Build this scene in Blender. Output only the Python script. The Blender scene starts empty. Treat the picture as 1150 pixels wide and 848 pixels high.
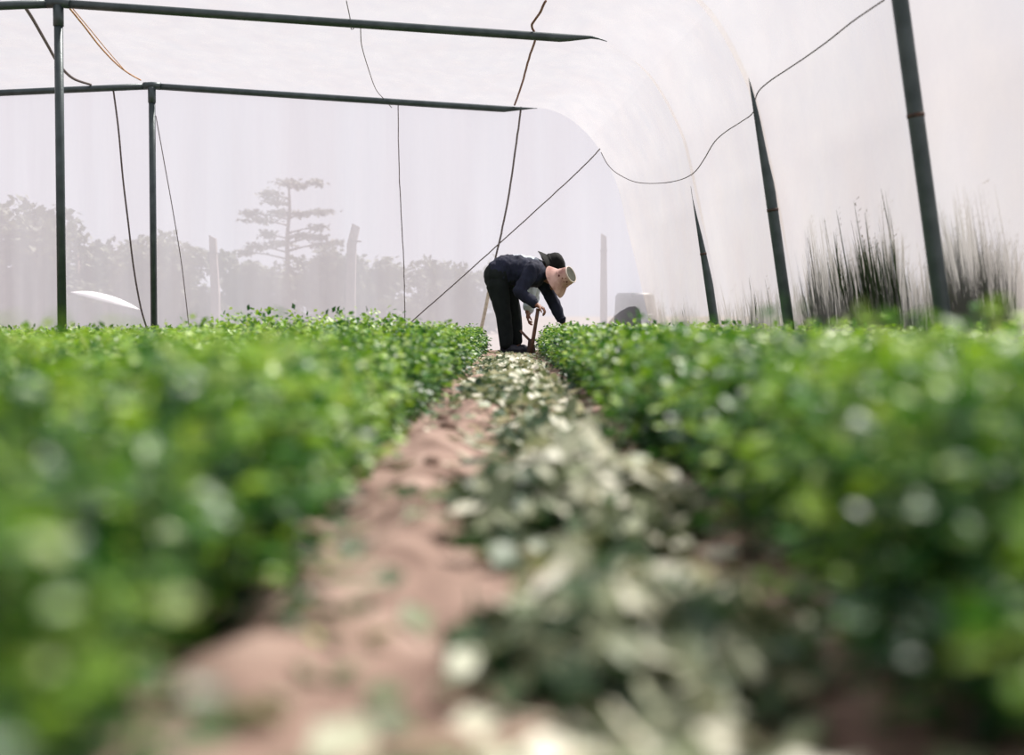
import bpy, bmesh, math, random
import numpy as np
from mathutils import Vector, Matrix, noise
from mathutils.bvhtree import BVHTree

random.seed(7)
rng = np.random.default_rng(11)
scn = bpy.context.scene
col = scn.collection

# ------------------------------------------------------------------ camera
F_PX, CX, CY, HORIZON = 1600.0, 575.0, 424.0, 365.0
CAM = Vector((0.0, 0.0, 0.305))
PITCH = math.atan((CY - HORIZON) / F_PX)
cd = bpy.data.cameras.new('camera')
cam = bpy.data.objects.new('camera', cd); col.objects.link(cam)
cam.location = CAM
cam.rotation_euler = (math.pi / 2 - PITCH, 0, 0)
cd.sensor_width = 36.0; cd.sensor_fit = 'HORIZONTAL'; cd.lens = F_PX / 1150 * 36
cd.clip_start = 0.02; cd.clip_end = 2000
cd.dof.use_dof = True; cd.dof.focus_distance = 14.6; cd.dof.aperture_fstop = 1.9
scn.camera = cam

# ------------------------------------------------------------------ light
w = bpy.data.worlds.new('hazy_sky'); scn.world = w; w.use_nodes = True
bg = w.node_tree.nodes['Background']
bg.inputs[0].default_value = (0.84, 0.85, 0.94, 1); bg.inputs[1].default_value = 0.80
sd = bpy.data.lights.new('sun', 'SUN'); sd.energy = 11.0; sd.angle = math.radians(2.0); sd.color = (1.0, 0.95, 0.87)
sun = bpy.data.objects.new('sun', sd); col.objects.link(sun)
SUN_FROM = Vector((0.40, 0.42, 0.82)).normalized()      # direction towards the sun
sun.rotation_euler = SUN_FROM.to_track_quat('Z', 'Y').to_euler()
vs = scn.view_settings
vs.view_transform = 'Standard'; vs.look = 'None'; vs.gamma = 1.0; vs.use_curve_mapping = False
vs.exposure = 0.10
try:
    scn.cycles.transparent_max_bounces = 24
    scn.cycles.max_bounces = 8
    scn.cycles.diffuse_bounces = 4
    scn.cycles.use_denoising = True
except Exception:
    pass

# ------------------------------------------------------------------ helpers
def tag(o, label=None, cat=None, group=None, kind=None):
    if label: o['label'] = label
    if cat: o['category'] = cat
    if group: o['group'] = group
    if kind: o['kind'] = kind
    return o

def empty(name, loc=(0, 0, 0)):
    o = bpy.data.objects.new(name, None); col.objects.link(o); o.location = loc
    o.empty_display_size = 0.05
    return o

def link(name, me, parent=None, loc=None):
    o = bpy.data.objects.new(name, me); col.objects.link(o)
    if parent is not None: o.parent = parent
    if loc is not None: o.location = loc
    return o

def mesh(name, V, Fc, mat=None, smooth=True):
    me = bpy.data.meshes.new(name)
    me.from_pydata([tuple(v) for v in V], [], [tuple(f) for f in Fc]); me.update()
    if smooth: me.polygons.foreach_set('use_smooth', [True] * len(me.polygons))
    if mat: me.materials.append(mat)
    return me

def mesh_np(name, V, F3, mat, tint=None, smooth=False):
    """triangle mesh from numpy arrays with an optional per-vertex value 'tint'"""
    me = bpy.data.meshes.new(name)
    n, m = len(V), len(F3)
    me.vertices.add(n); me.vertices.foreach_set('co', np.asarray(V, np.float32).ravel())
    me.loops.add(m * 3); me.loops.foreach_set('vertex_index', np.asarray(F3, np.int32).ravel())
    me.polygons.add(m); me.polygons.foreach_set('loop_start', np.arange(0, m * 3, 3, dtype=np.int32))
    me.update(calc_edges=True); me.validate()
    if smooth: me.polygons.foreach_set('use_smooth', [True] * m)
    if tint is not None:
        a = me.attributes.new('tint', 'FLOAT', 'POINT'); a.data.foreach_set('value', np.asarray(tint, np.float32))
    me.materials.append(mat)
    return me

def tube_data(pts, rad, seg=8, cap=True):
    pts = [Vector(p) for p in pts]
    if not hasattr(rad, '__len__'): rad = [rad] * len(pts)
    V, Fc = [], []
    prev = None
    for i, p in enumerate(pts):
        t = (pts[min(i + 1, len(pts) - 1)] - pts[max(i - 1, 0)]).normalized()
        if prev is None:
            a = t.orthogonal().normalized()
        else:
            a = (prev - t * prev.dot(t))
            a = a.normalized() if a.length > 1e-6 else t.orthogonal().normalized()
        prev = a; b = t.cross(a)
        for k in range(seg):
            an = 2 * math.pi * k / seg
            V.append(p + (a * math.cos(an) + b * math.sin(an)) * rad[i])
    for i in range(len(pts) - 1):
        for k in range(seg):
            k2 = (k + 1) % seg
            Fc.append((i * seg + k, i * seg + k2, (i + 1) * seg + k2, (i + 1) * seg + k))
    if cap:
        Fc.append(tuple(range(seg))[::-1]); Fc.append(tuple(range((len(pts) - 1) * seg, len(pts) * seg)))
    return V, Fc

def tube(name, pts, rad, mat, seg=8, parent=None):
    V, Fc = tube_data(pts, rad, seg)
    return link(name, mesh(name, V, Fc, mat), parent)

def catmull(P, n):
    P = [Vector(p) for p in P]; out = []
    for i in range(len(P) - 1):
        p0 = P[max(i - 1, 0)]; p1 = P[i]; p2 = P[i + 1]; p3 = P[min(i + 2, len(P) - 1)]
        for k in range(n):
            t = k / n
            out.append(0.5 * ((2 * p1) + (p2 - p0) * t + (2 * p0 - 5 * p1 + 4 * p2 - p3) * t * t + (3 * p1 - p0 - 3 * p2 + p3) * t ** 3))
    out.append(P[-1]); return out

ONES = ['', 'first', 'second', 'third', 'fourth', 'fifth', 'sixth', 'seventh', 'eighth', 'ninth', 'tenth', 'eleventh', 'twelfth',
        'thirteenth', 'fourteenth', 'fifteenth', 'sixteenth', 'seventeenth', 'eighteenth', 'nineteenth']
TENS = ['', '', 'twent', 'thirt', 'fort', 'fift', 'sixt', 'sevent', 'eight', 'ninet']
def ordinal(n):
    if n < 20: return ONES[n]
    return TENS[n // 10] + ('ieth' if n % 10 == 0 else 'y-' + ONES[n % 10])

# ------------------------------------------------------------------ materials
def new_mat(name):
    m = bpy.data.materials.new(name); m.use_nodes = True
    nt = m.node_tree
    return m, nt, nt.nodes, nt.links, nt.nodes['Principled BSDF'], nt.nodes['Material Output']

def noise_ramp(N, L, coord, scale, stops, detail=4, dim=None):
    n = N.new('ShaderNodeTexNoise'); n.inputs['Scale'].default_value = scale; n.inputs['Detail'].default_value = detail
    L.new(coord, n.inputs['Vector'])
    r = N.new('ShaderNodeValToRGB')
    while len(r.color_ramp.elements) < len(stops): r.color_ramp.elements.new(0.5)
    for e, (p, c) in zip(r.color_ramp.elements, stops):
        e.position = p; e.color = (*c, 1)
    L.new(n.outputs['Fac'], r.inputs['Fac'])
    return n, r

def simple(name, c1, c2, scale=20, rough=0.7, metal=0.0, bump=0.0, bscale=60, spec=0.4):
    m, nt, N, L, P, O = new_mat(name)
    tc = N.new('ShaderNodeTexCoord')
    n, r = noise_ramp(N, L, tc.outputs['Object'], scale, [(0.35, c1), (0.65, c2)])
    L.new(r.outputs['Color'], P.inputs['Base Color'])
    P.inputs['Roughness'].default_value = rough; P.inputs['Metallic'].default_value = metal
    P.inputs['Specular IOR Level'].default_value = spec
    if bump:
        n2 = N.new('ShaderNodeTexNoise'); n2.inputs['Scale'].default_value = bscale; n2.inputs['Detail'].default_value = 5
        L.new(tc.outputs['Object'], n2.inputs['Vector'])
        b = N.new('ShaderNodeBump'); b.inputs['Strength'].default_value = bump; b.inputs['Distance'].default_value = 0.01
        L.new(n2.outputs['Fac'], b.inputs['Height']); L.new(b.outputs['Normal'], P.inputs['Normal'])
    return m

def leaf_mat(name, stops, transl=0.35, rough=0.35, spec=0.6, tl_tint=(1.0, 1.0, 0.55)):
    """leaf colour from the per-vertex value 'tint', with light shining through the blade"""
    m, nt, N, L, P, O = new_mat(name)
    at = N.new('ShaderNodeAttribute'); at.attribute_name = 'tint'
    oi = N.new('ShaderNodeObjectInfo')
    ad = N.new('ShaderNodeMath'); ad.operation = 'MULTIPLY_ADD'; ad.inputs[1].default_value = 0.30; ad.inputs[2].default_value = -0.15
    L.new(oi.outputs['Random'], ad.inputs[0])
    ad2 = N.new('ShaderNodeMath'); ad2.operation = 'ADD'; ad2.use_clamp = True
    L.new(at.outputs['Fac'], ad2.inputs[0]); L.new(ad.outputs[0], ad2.inputs[1])
    r = N.new('ShaderNodeValToRGB')
    while len(r.color_ramp.elements) < len(stops): r.color_ramp.elements.new(0.5)
    for e, (p, c) in zip(r.color_ramp.elements, stops):
        e.position = p; e.color = (*c, 1)
    L.new(ad2.outputs[0], r.inputs['Fac'])
    L.new(r.outputs['Color'], P.inputs['Base Color'])
    P.inputs['Roughness'].default_value = rough; P.inputs['Specular IOR Level'].default_value = spec
    mu = N.new('ShaderNodeMix'); mu.data_type = 'RGBA'; mu.blend_type = 'MULTIPLY'; mu.inputs['Factor'].default_value = 1.0
    L.new(r.outputs['Color'], mu.inputs['A']); mu.inputs['B'].default_value = (*tl_tint, 1)
    ts = N.new('ShaderNodeBsdfTranslucent'); L.new(mu.outputs['Result'], ts.inputs['Color'])
    mx = N.new('ShaderNodeMixShader'); mx.inputs[0].default_value = transl
    L.new(P.outputs[0], mx.inputs[1]); L.new(ts.outputs[0], mx.inputs[2]); L.new(mx.outputs[0], O.inputs['Surface'])
    return m

def film_mat(name, T=0.36, T_low=None, color=(0.95, 0.91, 0.925), stretch=(1, 1, 1), scale=2.0, bump=0.25, tvar=0.10, bdist=0.03):
    """milky greenhouse film: part of the light goes straight through, the rest is scattered on both sides"""
    m, nt, N, L, P, O = new_mat(name); N.remove(P)
    tc = N.new('ShaderNodeTexCoord'); mp = N.new('ShaderNodeMapping'); mp.inputs['Scale'].default_value = stretch
    L.new(tc.outputs['Object'], mp.inputs['Vector'])
    n, r = noise_ramp(N, L, mp.outputs['Vector'], scale, [(0.30, tuple(c * x for c, x in zip(color, (0.96, 0.93, 0.925)))), (0.62, color)], 5)
    n2 = N.new('ShaderNodeTexNoise'); n2.inputs['Scale'].default_value = scale * 2.2; n2.inputs['Detail'].default_value = 4
    L.new(mp.outputs['Vector'], n2.inputs['Vector'])
    bp = N.new('ShaderNodeBump'); bp.inputs['Strength'].default_value = bump; bp.inputs['Distance'].default_value = bdist
    L.new(n2.outputs['Fac'], bp.inputs['Height'])
    df = N.new('ShaderNodeBsdfDiffuse'); ts = N.new('ShaderNodeBsdfTranslucent'); tp = N.new('ShaderNodeBsdfTransparent')
    for b in (df, ts):
        L.new(r.outputs['Color'], b.inputs['Color']); L.new(bp.outputs['Normal'], b.inputs['Normal'])
    tp.inputs['Color'].default_value = (0.97, 0.96, 0.98, 1)
    m1 = N.new('ShaderNodeMixShader'); m1.inputs[0].default_value = 0.72
    L.new(df.outputs[0], m1.inputs[1]); L.new(ts.outputs[0], m1.inputs[2])
    mr = N.new('ShaderNodeMapRange'); mr.inputs['From Min'].default_value = 0.3; mr.inputs['From Max'].default_value = 0.7
    mr.inputs['To Min'].default_value = T - tvar; mr.inputs['To Max'].default_value = T + tvar
    L.new(n2.outputs['Fac'], mr.inputs['Value'])
    fac = mr.outputs[0]
    if T_low is not None:                 # the film is less clear towards its foot
        sx = N.new('ShaderNodeSeparateXYZ'); L.new(tc.outputs['Object'], sx.inputs[0])
        m3 = N.new('ShaderNodeMapRange'); m3.interpolation_type = 'SMOOTHSTEP'
        m3.inputs['From Min'].default_value = 0.6; m3.inputs['From Max'].default_value = 2.9
        m3.inputs['To Min'].default_value = T_low - T; m3.inputs['To Max'].default_value = 0.0
        L.new(sx.outputs['Z'], m3.inputs['Value'])
        ad = N.new('ShaderNodeMath'); ad.operation = 'ADD'; L.new(fac, ad.inputs[0]); L.new(m3.outputs[0], ad.inputs[1]); fac = ad.outputs[0]
    m2 = N.new('ShaderNodeMixShader'); L.new(fac, m2.inputs[0])
    L.new(m1.outputs[0], m2.inputs[1]); L.new(tp.outputs[0], m2.inputs[2]); L.new(m2.outputs[0], O.inputs['Surface'])
    return m

M = {}
M['film_end'] = film_mat('end_film', T=0.38, color=(0.52, 0.520, 0.58), stretch=(2.2, 2.2, 0.16), scale=1.1, bump=0.05, tvar=0.035)
M['film_roof'] = M['film_side'] = film_mat('arch_film', T=0.58, T_low=0.36, color=(0.41, 0.392, 0.394), stretch=(1.4, 0.8, 0.6), scale=2.0, bump=0.18, tvar=0.06)
M['steel'] = simple('painted_steel_pipe', (0.030, 0.046, 0.050), (0.052, 0.072, 0.078), 9, 0.42, 0.35, 0.15, 80, 0.5)
M['joint'] = simple('rusty_joint', (0.03, 0.02, 0.018), (0.06, 0.03, 0.02), 30, 0.7)
M['rope_brown'] = simple('brown_rope', (0.14, 0.07, 0.05), (0.24, 0.13, 0.09), 60, 0.9)
M['rope_grey'] = simple('grey_cord', (0.10, 0.085, 0.085), (0.19, 0.16, 0.155), 60, 0.9)
M['rope_dark'] = simple('dark_cable', (0.06, 0.05, 0.05), (0.13, 0.105, 0.10), 40, 0.8)
M['rope_orange'] = simple('orange_cord', (0.42, 0.21, 0.10), (0.60, 0.40, 0.24), 30, 0.9)
M['bamboo'] = simple('pale_cane', (0.48, 0.42, 0.34), (0.62, 0.56, 0.47), 30, 0.8)
M['wood'] = simple('brown_wood', (0.075, 0.036, 0.024), (0.13, 0.065, 0.04), 26, 0.7, 0, 0.2, 90)
M['post_wood'] = simple('weathered_wood', (0.14, 0.11, 0.11), (0.22, 0.18, 0.175), 9, 0.9, 0, 0.3, 20)
M['white_sheet'] = simple('white_sheet', (0.80, 0.79, 0.80), (0.9, 0.89, 0.9), 3, 0.6)
M['dark_plastic'] = simple('dark_plastic', (0.012, 0.014, 0.022), (0.03, 0.032, 0.045), 4, 0.5)
M['far_leaf'] = leaf_mat('far_tree_leaf', [(0.0, (0.07, 0.08, 0.06)), (1.0, (0.15, 0.16, 0.11))], 0.15, 0.7, 0.2)
M['pine_leaf'] = leaf_mat('pine_needle', [(0.0, (0.14, 0.14, 0.12)), (1.0, (0.22, 0.21, 0.19))], 0.1, 0.7, 0.2)
M['bark'] = simple('bark', (0.09, 0.065, 0.055), (0.15, 0.11, 0.10), 12, 0.9, 0, 0.3, 20)
M['grass'] = leaf_mat('tall_grass', [(0.0, (0.018, 0.034, 0.015)), (0.7, (0.038, 0.062, 0.026)), (1.0, (0.16, 0.13, 0.08))], 0.15, 0.6, 0.3)
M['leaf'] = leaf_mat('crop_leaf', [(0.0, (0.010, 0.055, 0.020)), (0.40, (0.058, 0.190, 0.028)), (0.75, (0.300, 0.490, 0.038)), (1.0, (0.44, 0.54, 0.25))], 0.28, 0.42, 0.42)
M['stem'] = leaf_mat('crop_stem', [(0.0, (0.10, 0.26, 0.06)), (1.0, (0.22, 0.40, 0.12))], 0.15, 0.45, 0.5)
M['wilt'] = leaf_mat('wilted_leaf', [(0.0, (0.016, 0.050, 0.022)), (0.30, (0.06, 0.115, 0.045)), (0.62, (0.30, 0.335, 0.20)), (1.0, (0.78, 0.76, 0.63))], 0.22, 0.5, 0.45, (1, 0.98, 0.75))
M['skin'] = simple('skin', (0.20, 0.085, 0.055), (0.27, 0.125, 0.08), 14, 0.55, 0, 0.05, 120)
M['hair'] = simple('black_hair', (0.008, 0.007, 0.007), (0.02, 0.017, 0.016), 60, 0.5)
M['eye'] = simple('eye', (0.01, 0.008, 0.008), (0.02, 0.015, 0.012), 60, 0.2)
M['navy'] = simple('navy_cloth', (0.009, 0.011, 0.026), (0.017, 0.021, 0.044), 10, 0.85, 0, 0.25, 120, 0.25)
M['black_trouser'] = simple('black_trouser', (0.006, 0.009, 0.010), (0.011, 0.015, 0.016), 10, 0.9, 0, 0.25, 120, 0.2)
M['pale_shirt'] = simple('pale_blue_cloth', (0.52, 0.60, 0.68), (0.66, 0.72, 0.78), 10, 0.85, 0, 0.25, 120, 0.2)
M['shoe'] = simple('dark_shoe', (0.008, 0.010, 0.022), (0.018, 0.02, 0.035), 20, 0.6)
M['black_hat'] = simple('black_hat_cloth', (0.004, 0.005, 0.005), (0.010, 0.011, 0.011), 20, 0.85, 0, 0.2, 100, 0.2)
M['pink_hat'] = simple('pink_hat_cloth', (0.36, 0.20, 0.175), (0.56, 0.37, 0.33), 11, 0.85, 0, 0.15, 90, 0.2)
M['flower'] = simple('dark_flower_print', (0.10, 0.025, 0.03), (0.2, 0.07, 0.06), 40, 0.9)
M['olive'] = simple('olive_hat_top', (0.035, 0.040, 0.028), (0.06, 0.062, 0.045), 30, 0.9)
M['piping'] = simple('hat_piping', (0.62, 0.53, 0.47), (0.74, 0.66, 0.6), 30, 0.8)

def soil_mat():
    m, nt, N, L, P, O = new_mat('soil')
    tc = N.new('ShaderNodeTexCoord')
    n, r = noise_ramp(N, L, tc.outputs['Object'], 7.0, [(0.30, (0.105, 0.066, 0.052)), (0.52, (0.265, 0.184, 0.150)), (0.74, (0.42, 0.315, 0.265))], 8)
    L.new(r.outputs['Color'], P.inputs['Base Color']); P.inputs['Roughness'].default_value = 0.95
    P.inputs['Specular IOR Level'].default_value = 0.15
    n2 = N.new('ShaderNodeTexNoise'); n2.inputs['Scale'].default_value = 55; n2.inputs['Detail'].default_value = 8
    L.new(tc.outputs['Object'], n2.inputs['Vector'])
    b = N.new('ShaderNodeBump'); b.inputs['Strength'].default_value = 0.6; b.inputs['Distance'].default_value = 0.015
    L.new(n2.outputs['Fac'], b.inputs['Height']); L.new(b.outputs['Normal'], P.inputs['Normal'])
    return m
M['soil'] = soil_mat()
M['outer_ground'] = simple('outer_ground', (0.19, 0.16, 0.135), (0.28, 0.24, 0.205), 0.4, 0.95, 0, 0, 1, 0.1)

# ------------------------------------------------------------------ the tunnel: axis turned a little to the left of the rows
PHI = math.atan(100.0 / F_PX)
PU = Vector((math.cos(PHI), math.sin(PHI), 0)); PA = Vector((-math.sin(PHI), math.cos(PHI), 0))
def G(u, ww, z): return PU * u + PA * ww + Vector((0, 0, z))
RIDGE_U, RIDGE_Z = -3.19, 3.18
FRAMES = [-6.0, -2.0, 1.0, 4.05, 7.14, 10.25, 12.9, 17.25]
W_END = FRAMES[-1]
right_prof = [(RIDGE_U, RIDGE_Z), (-1.7, 3.098), (0.0, 3.004), (1.24, 2.935), (1.60, 2.885), (1.88, 2.72), (2.12, 2.46), (2.32, 2.09),
              (2.40, 1.85), (2.49, 1.45), (2.60, 1.02), (2.715, 0.52), (2.82, 0.0), (2.84, -0.12)]
prof_r = [(p.x, p.y) for p in catmull([(a, b, 0) for a, b in right_prof], 5)]
prof_l = [(2 * RIDGE_U - a, b) for a, b in prof_r]

def film_surface(prof, sgn, lo, hi):
    """film stretched over the frames, bellying out a little between them"""
    V, Fc, ws = [], [], []
    for a, b in zip(FRAMES[:-1], FRAMES[1:]):
        n = 16
        for k in range(n): ws.append((a + (b - a) * k / n, k / n, a))
    ws.append((W_END, 0.0, W_END))
    full = prof; prof = full[lo:hi]; nf = len(full)
    nrm = []
    m = len(prof)
    for i in range(lo, hi):
        a = full[max(i - 1, 0)]; b = full[min(i + 1, nf - 1)]
        t = Vector((b[0] - a[0], b[1] - a[1])).normalized()
        nn = Vector((t.y, -t.x)) * (-1 if sgn > 0 else 1)
        if i == 0: nn = Vector((0, 1))
        nrm.append(nn)
    for ww, t, a in ws:
        bel = math.sin(math.pi * t) ** 0.6 if 0 < t < 1 else 0.0
        for i, (u, z) in enumerate(prof):
            side = 1.0 - min(max((z - 2.6) / 0.4, 0), 1)
            low = min(max((z - .15) / 1.3, 0), 1)
            amt = bel * (0.03 + 0.20 * side * low)
            wr = 0.010 * noise.noise(Vector((u * 1.5, ww * 2.3, z * 1.1))) * low * (0.4 + 0.6 * min(1, bel * 2))
            V.append(G(u + nrm[i].x * (amt + wr), ww, z + nrm[i].y * (amt + wr)))
    for j in range(len(ws) - 1):
        for i in range(m - 1):
            Fc.append((j * m + i, j * m + i + 1, (j + 1) * m + i + 1, (j + 1) * m + i))
    return V, Fc

cut = next(i for i, p in enumerate(prof_r) if p[1] < 2.62)
film_bv = []
def film_obj(name, prof, sgn, mat, lo, hi):
    V, Fc = film_surface(prof, sgn, lo, hi)
    film_bv.append((V, Fc))
    o = link(name, mesh(name, V, Fc, mat)); o['kind'] = 'structure'; return o
tag(film_obj('ceiling', prof_r, 1, M['film_roof'], 0, cut + 1), 'milky plastic roof film sloping from the ridge to the rounded shoulder', 'roof film')
tag(film_obj('wall_right', prof_r, 1, M['film_side'], cut, len(prof_r)), 'milky plastic side film curving down behind the leaning posts', 'side film')
tag(film_obj('ceiling_left', prof_l, -1, M['film_roof'], 0, cut + 1), 'milky plastic roof film on the far slope beyond the ridge poles', 'roof film')
tag(film_obj('wall_left', prof_l, -1, M['film_side'], cut, len(prof_l)), 'milky plastic side film beyond the ridge poles', 'side film')

def end_film(name, ww, mat):
    outline = [(u, z) for u, z in prof_l[::-1]] + [(u, z) for u, z in prof_r[1:]]
    # columns of quads from the ground up to the arch, slightly wrinkled
    n, k = 150, 14
    u0, u1 = prof_l[-1][0], prof_r[-1][0]
    us = [u0 + (u1 - u0) * i / n for i in range(n + 1)]
    def top(u):
        for a, b in zip(outline[:-1], outline[1:]):
            if a[0] <= u <= b[0] and b[0] > a[0]:
                return a[1] + (b[1] - a[1]) * (u - a[0]) / (b[0] - a[0])
        return -0.1
    V, Fc = [], []
    for i, u in enumerate(us):
        t = top(u)
        for j in range(k + 1):
            z = -0.12 + (t + 0.12) * j / k
            d = 0.012 * noise.noise(Vector((u * 3.2, 0.3, z * 0.5))) + 0.02 * noise.noise(Vector((u * 0.8, 2.3, z * 0.3)))
            V.append(G(u, ww + d * (1 - (j / k) ** 4), z))
    for i in range(n):
        for j in range(k):
            Fc.append((i * (k + 1) + j, (i + 1) * (k + 1) + j, (i + 1) * (k + 1) + j + 1, i * (k + 1) + j + 1))
    o = link(name, mesh(name, V, Fc, mat)); o['kind'] = 'structure'; return o
tag(end_film('wall_back', W_END, M['film_end']), 'hazy plastic end film with trees showing faintly through it', 'end film')
tag(end_film('wall_front', FRAMES[0], M['film_end']), 'plastic end film behind the camera', 'end film')

allV, allF = [], []
for V, Fc in film_bv[:3]:
    o = len(allV); allV += V; allF += [tuple(i + o for i in f) for f in Fc]
FILM = BVHTree.FromPolygons(allV, allF)
def ray(x, y):
    a, b = (x - CX) / F_PX, (CY - y) / F_PX
    f = Vector((0, math.cos(PITCH), -math.sin(PITCH))); up = Vector((0, math.sin(PITCH), math.cos(PITCH)))
    return (Vector((1, 0, 0)) * a + up * b + f)
def on_film(x, y, off=0.02):
    d = ray(x, y); h = FILM.ray_cast(CAM, d.normalized())
    if h[0] is None or h[0].dot(PA) > W_END - 0.06: return on_end(x, y, 0.05)
    return h[0] - d.normalized() * off
def on_end(x, y, off=0.03):
    d = ray(x, y); t = (W_END - off) / d.dot(PA) - CAM.dot(PA) / d.dot(PA)
    return CAM + d * t

# ------------------------------------------------------------------ soil
def soil_h(x, y):
    if abs(x) > 0.62: base = 0.02
    else: base = 0.02 * min(1, max(0, (abs(x) - 0.22) / 0.2))
    n1 = noise.fractal(Vector((x * 3.4 + 5, y * 1.5, 0.3)), 1.0, 2.0, 4)
    n2 = noise.noise(Vector((x * 11, y * 7, 4.1)))
    edge = 1.0 if abs(x) < 0.7 else 0.4
    h = base + edge * (0.036 * n1 + 0.011 * n2)
    h += 0.030 * math.exp(-((x + 0.17 + 0.04 * math.sin(y * 2.1)) / 0.07) ** 2) * (1.0 if y < 4 else max(0.0, 1 - (y - 4) / 2))
    return h
xs = list(np.linspace(-9.4, -0.8, 24)) + list(np.linspace(-0.72, 0.72, 64)) + list(np.linspace(0.8, 2.95, 12))
ys = list(np.linspace(-6.0, 0.1, 10)) + list(np.linspace(0.2, 5.0, 170)) + list(np.linspace(5.06, 17.0, 190)) 
V, Fc = [], []
for y in ys:
    for x in xs:
        p = PU * x + PA * y
        # rows run straight away from the camera, so only the outline follows the tunnel
        V.append((x - 0.0625 * max(0, y) * (0 if abs(x) < 0.75 else min(1, (abs(x) - 0.75) / 1.5)), y + 0.03 * x, soil_h(x, y)))
nx = len(xs)
for j in range(len(ys) - 1):
    for i in range(nx - 1):
        Fc.append((j * nx + i, j * nx + i + 1, (j + 1) * nx + i + 1, (j + 1) * nx + i))
tag(link('floor', mesh('floor', V, Fc, M['soil'])), 'reddish brown soil of the path and planting beds', 'soil', kind='structure')

# ground outside
V, Fc = [], []
n = 60
for j in range(n + 1):
    for i in range(n + 1):
        x = -150 + 300 * i / n; y = -60 + 260 * j / n
        z = -0.14 + max(0, y - 60) * 0.012 + 0.25 * noise.noise(Vector((x * 0.03, y * 0.03, 1.7))) * min(1, max(0, (y - 25) / 30))
        V.append((x, y, z))
for j in range(n):
    for i in range(n):
        Fc.append((j * (n + 1) + i, j * (n + 1) + i + 1, (j + 1) * (n + 1) + i + 1, (j + 1) * (n + 1) + i))
tag(link('ground_outside', mesh('ground_outside', V, Fc, M['outer_ground'])), 'bare field beyond the plastic tunnel', 'ground', kind='structure')

# ------------------------------------------------------------------ steel frame
def film_u(z):
    for (ua, za), (ub, zb) in zip(prof_r[:-1], prof_r[1:]):
        if zb <= z <= za: return ua + (ub - ua) * (za - z) / max(za - zb, 1e-6)
    return prof_r[-1][0]
def film_z(u):
    for (ua, za), (ub, zb) in zip(prof_r[:-1], prof_r[1:]):
        if ua <= u <= ub: return za + (zb - za) * (u - ua) / max(ub - ua, 1e-6)
    return 0.0
def pipe(name, a, b, r, mat=None):
    return tube(name, [a, a.lerp(b, 0.5), b], r, mat or M['steel'], 14)
def rafter(ww, u_end, label, left_label, tip):
    t = empty('roof_beam', G(RIDGE_U, ww, 0)); tag(t, label, 'beam')
    base = t.location.copy()
    z = lambda u: RIDGE_Z - 0.0553 * abs(u - RIDGE_U) - 0.052
    for nm, u in (('rafter_pipe', u_end), ('rafter_pipe', 2 * RIDGE_U - u_end)):
        # the pipe end is crimped to a point where it runs out under the film
        sg = 1 if u > RIDGE_U else -1; P_, R_l = [], []
        for k in list(np.linspace(0, .75, 6)) + list(np.linspace(.78, 1, 16)):
            du = (u_end - RIDGE_U) * k; uu = RIDGE_U + du
            zl = RIDGE_Z - 0.0553 * du - 0.090
            r_ = max(.003, min(.038, (film_z(uu) - zl) / 2 - .002, .038 * (u_end + .01 - uu) / .42))
            P_.append(G(RIDGE_U + sg * du, ww - 0.05, min(zl + (.076 if r_ < .0379 else .038) * 0 + .038 + (.038 - r_), film_z(uu) - r_ - .003) if r_ < .0379 else zl + .038) - base); R_l.append(r_)
        V_, F_ = tube_data(P_, R_l, 14)
        link(nm, mesh(nm, V_, F_, M['steel']), t)
    # bracket where the ridge pole meets the rafters
    a, b = G(RIDGE_U - 0.10, ww - 0.05, z(RIDGE_U) + 0.0) - base, G(RIDGE_U + 0.10, ww - 0.05, z(RIDGE_U)) - base
    V_, F_ = tube_data([a, (a + b) / 2 + Vector((0, 0, 0.006)), b], 0.045, 14)
    link('ridge_bracket', mesh('ridge_bracket', V_, F_, M['steel']), t)
rafter(12.9, 1.66, 'dark steel roof beam along the top edge, nearer of the two beams', None, None)
rafter(W_END, 1.38, 'dark steel roof beam above the hazy end film, farther of the two', None, None)

def ridge_pole(ww, label):
    t = empty('ridge_pole', G(RIDGE_U, ww - 0.05, 0)); tag(t, label, 'pole')
    top = RIDGE_Z - 0.09
    V_, F_ = tube_data([(0, 0, -0.1), (0, 0, 1.5), (0, 0, top)], 0.039, 14); link('pole_shaft', mesh('pole_shaft', V_, F_, M['steel']), t)
    V_, F_ = tube_data([(0, 0, top - 0.16), (0, 0, top - 0.08), (0, 0, top + 0.02)], 0.046, 14); link('collar', mesh('collar', V_, F_, M['steel']), t)
ridge_pole(12.9, 'tall dark steel ridge pole, nearer and thicker of the two upright poles')
ridge_pole(W_END - 0.02, 'dark steel ridge pole standing at the end film, thinner of the two')

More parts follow.
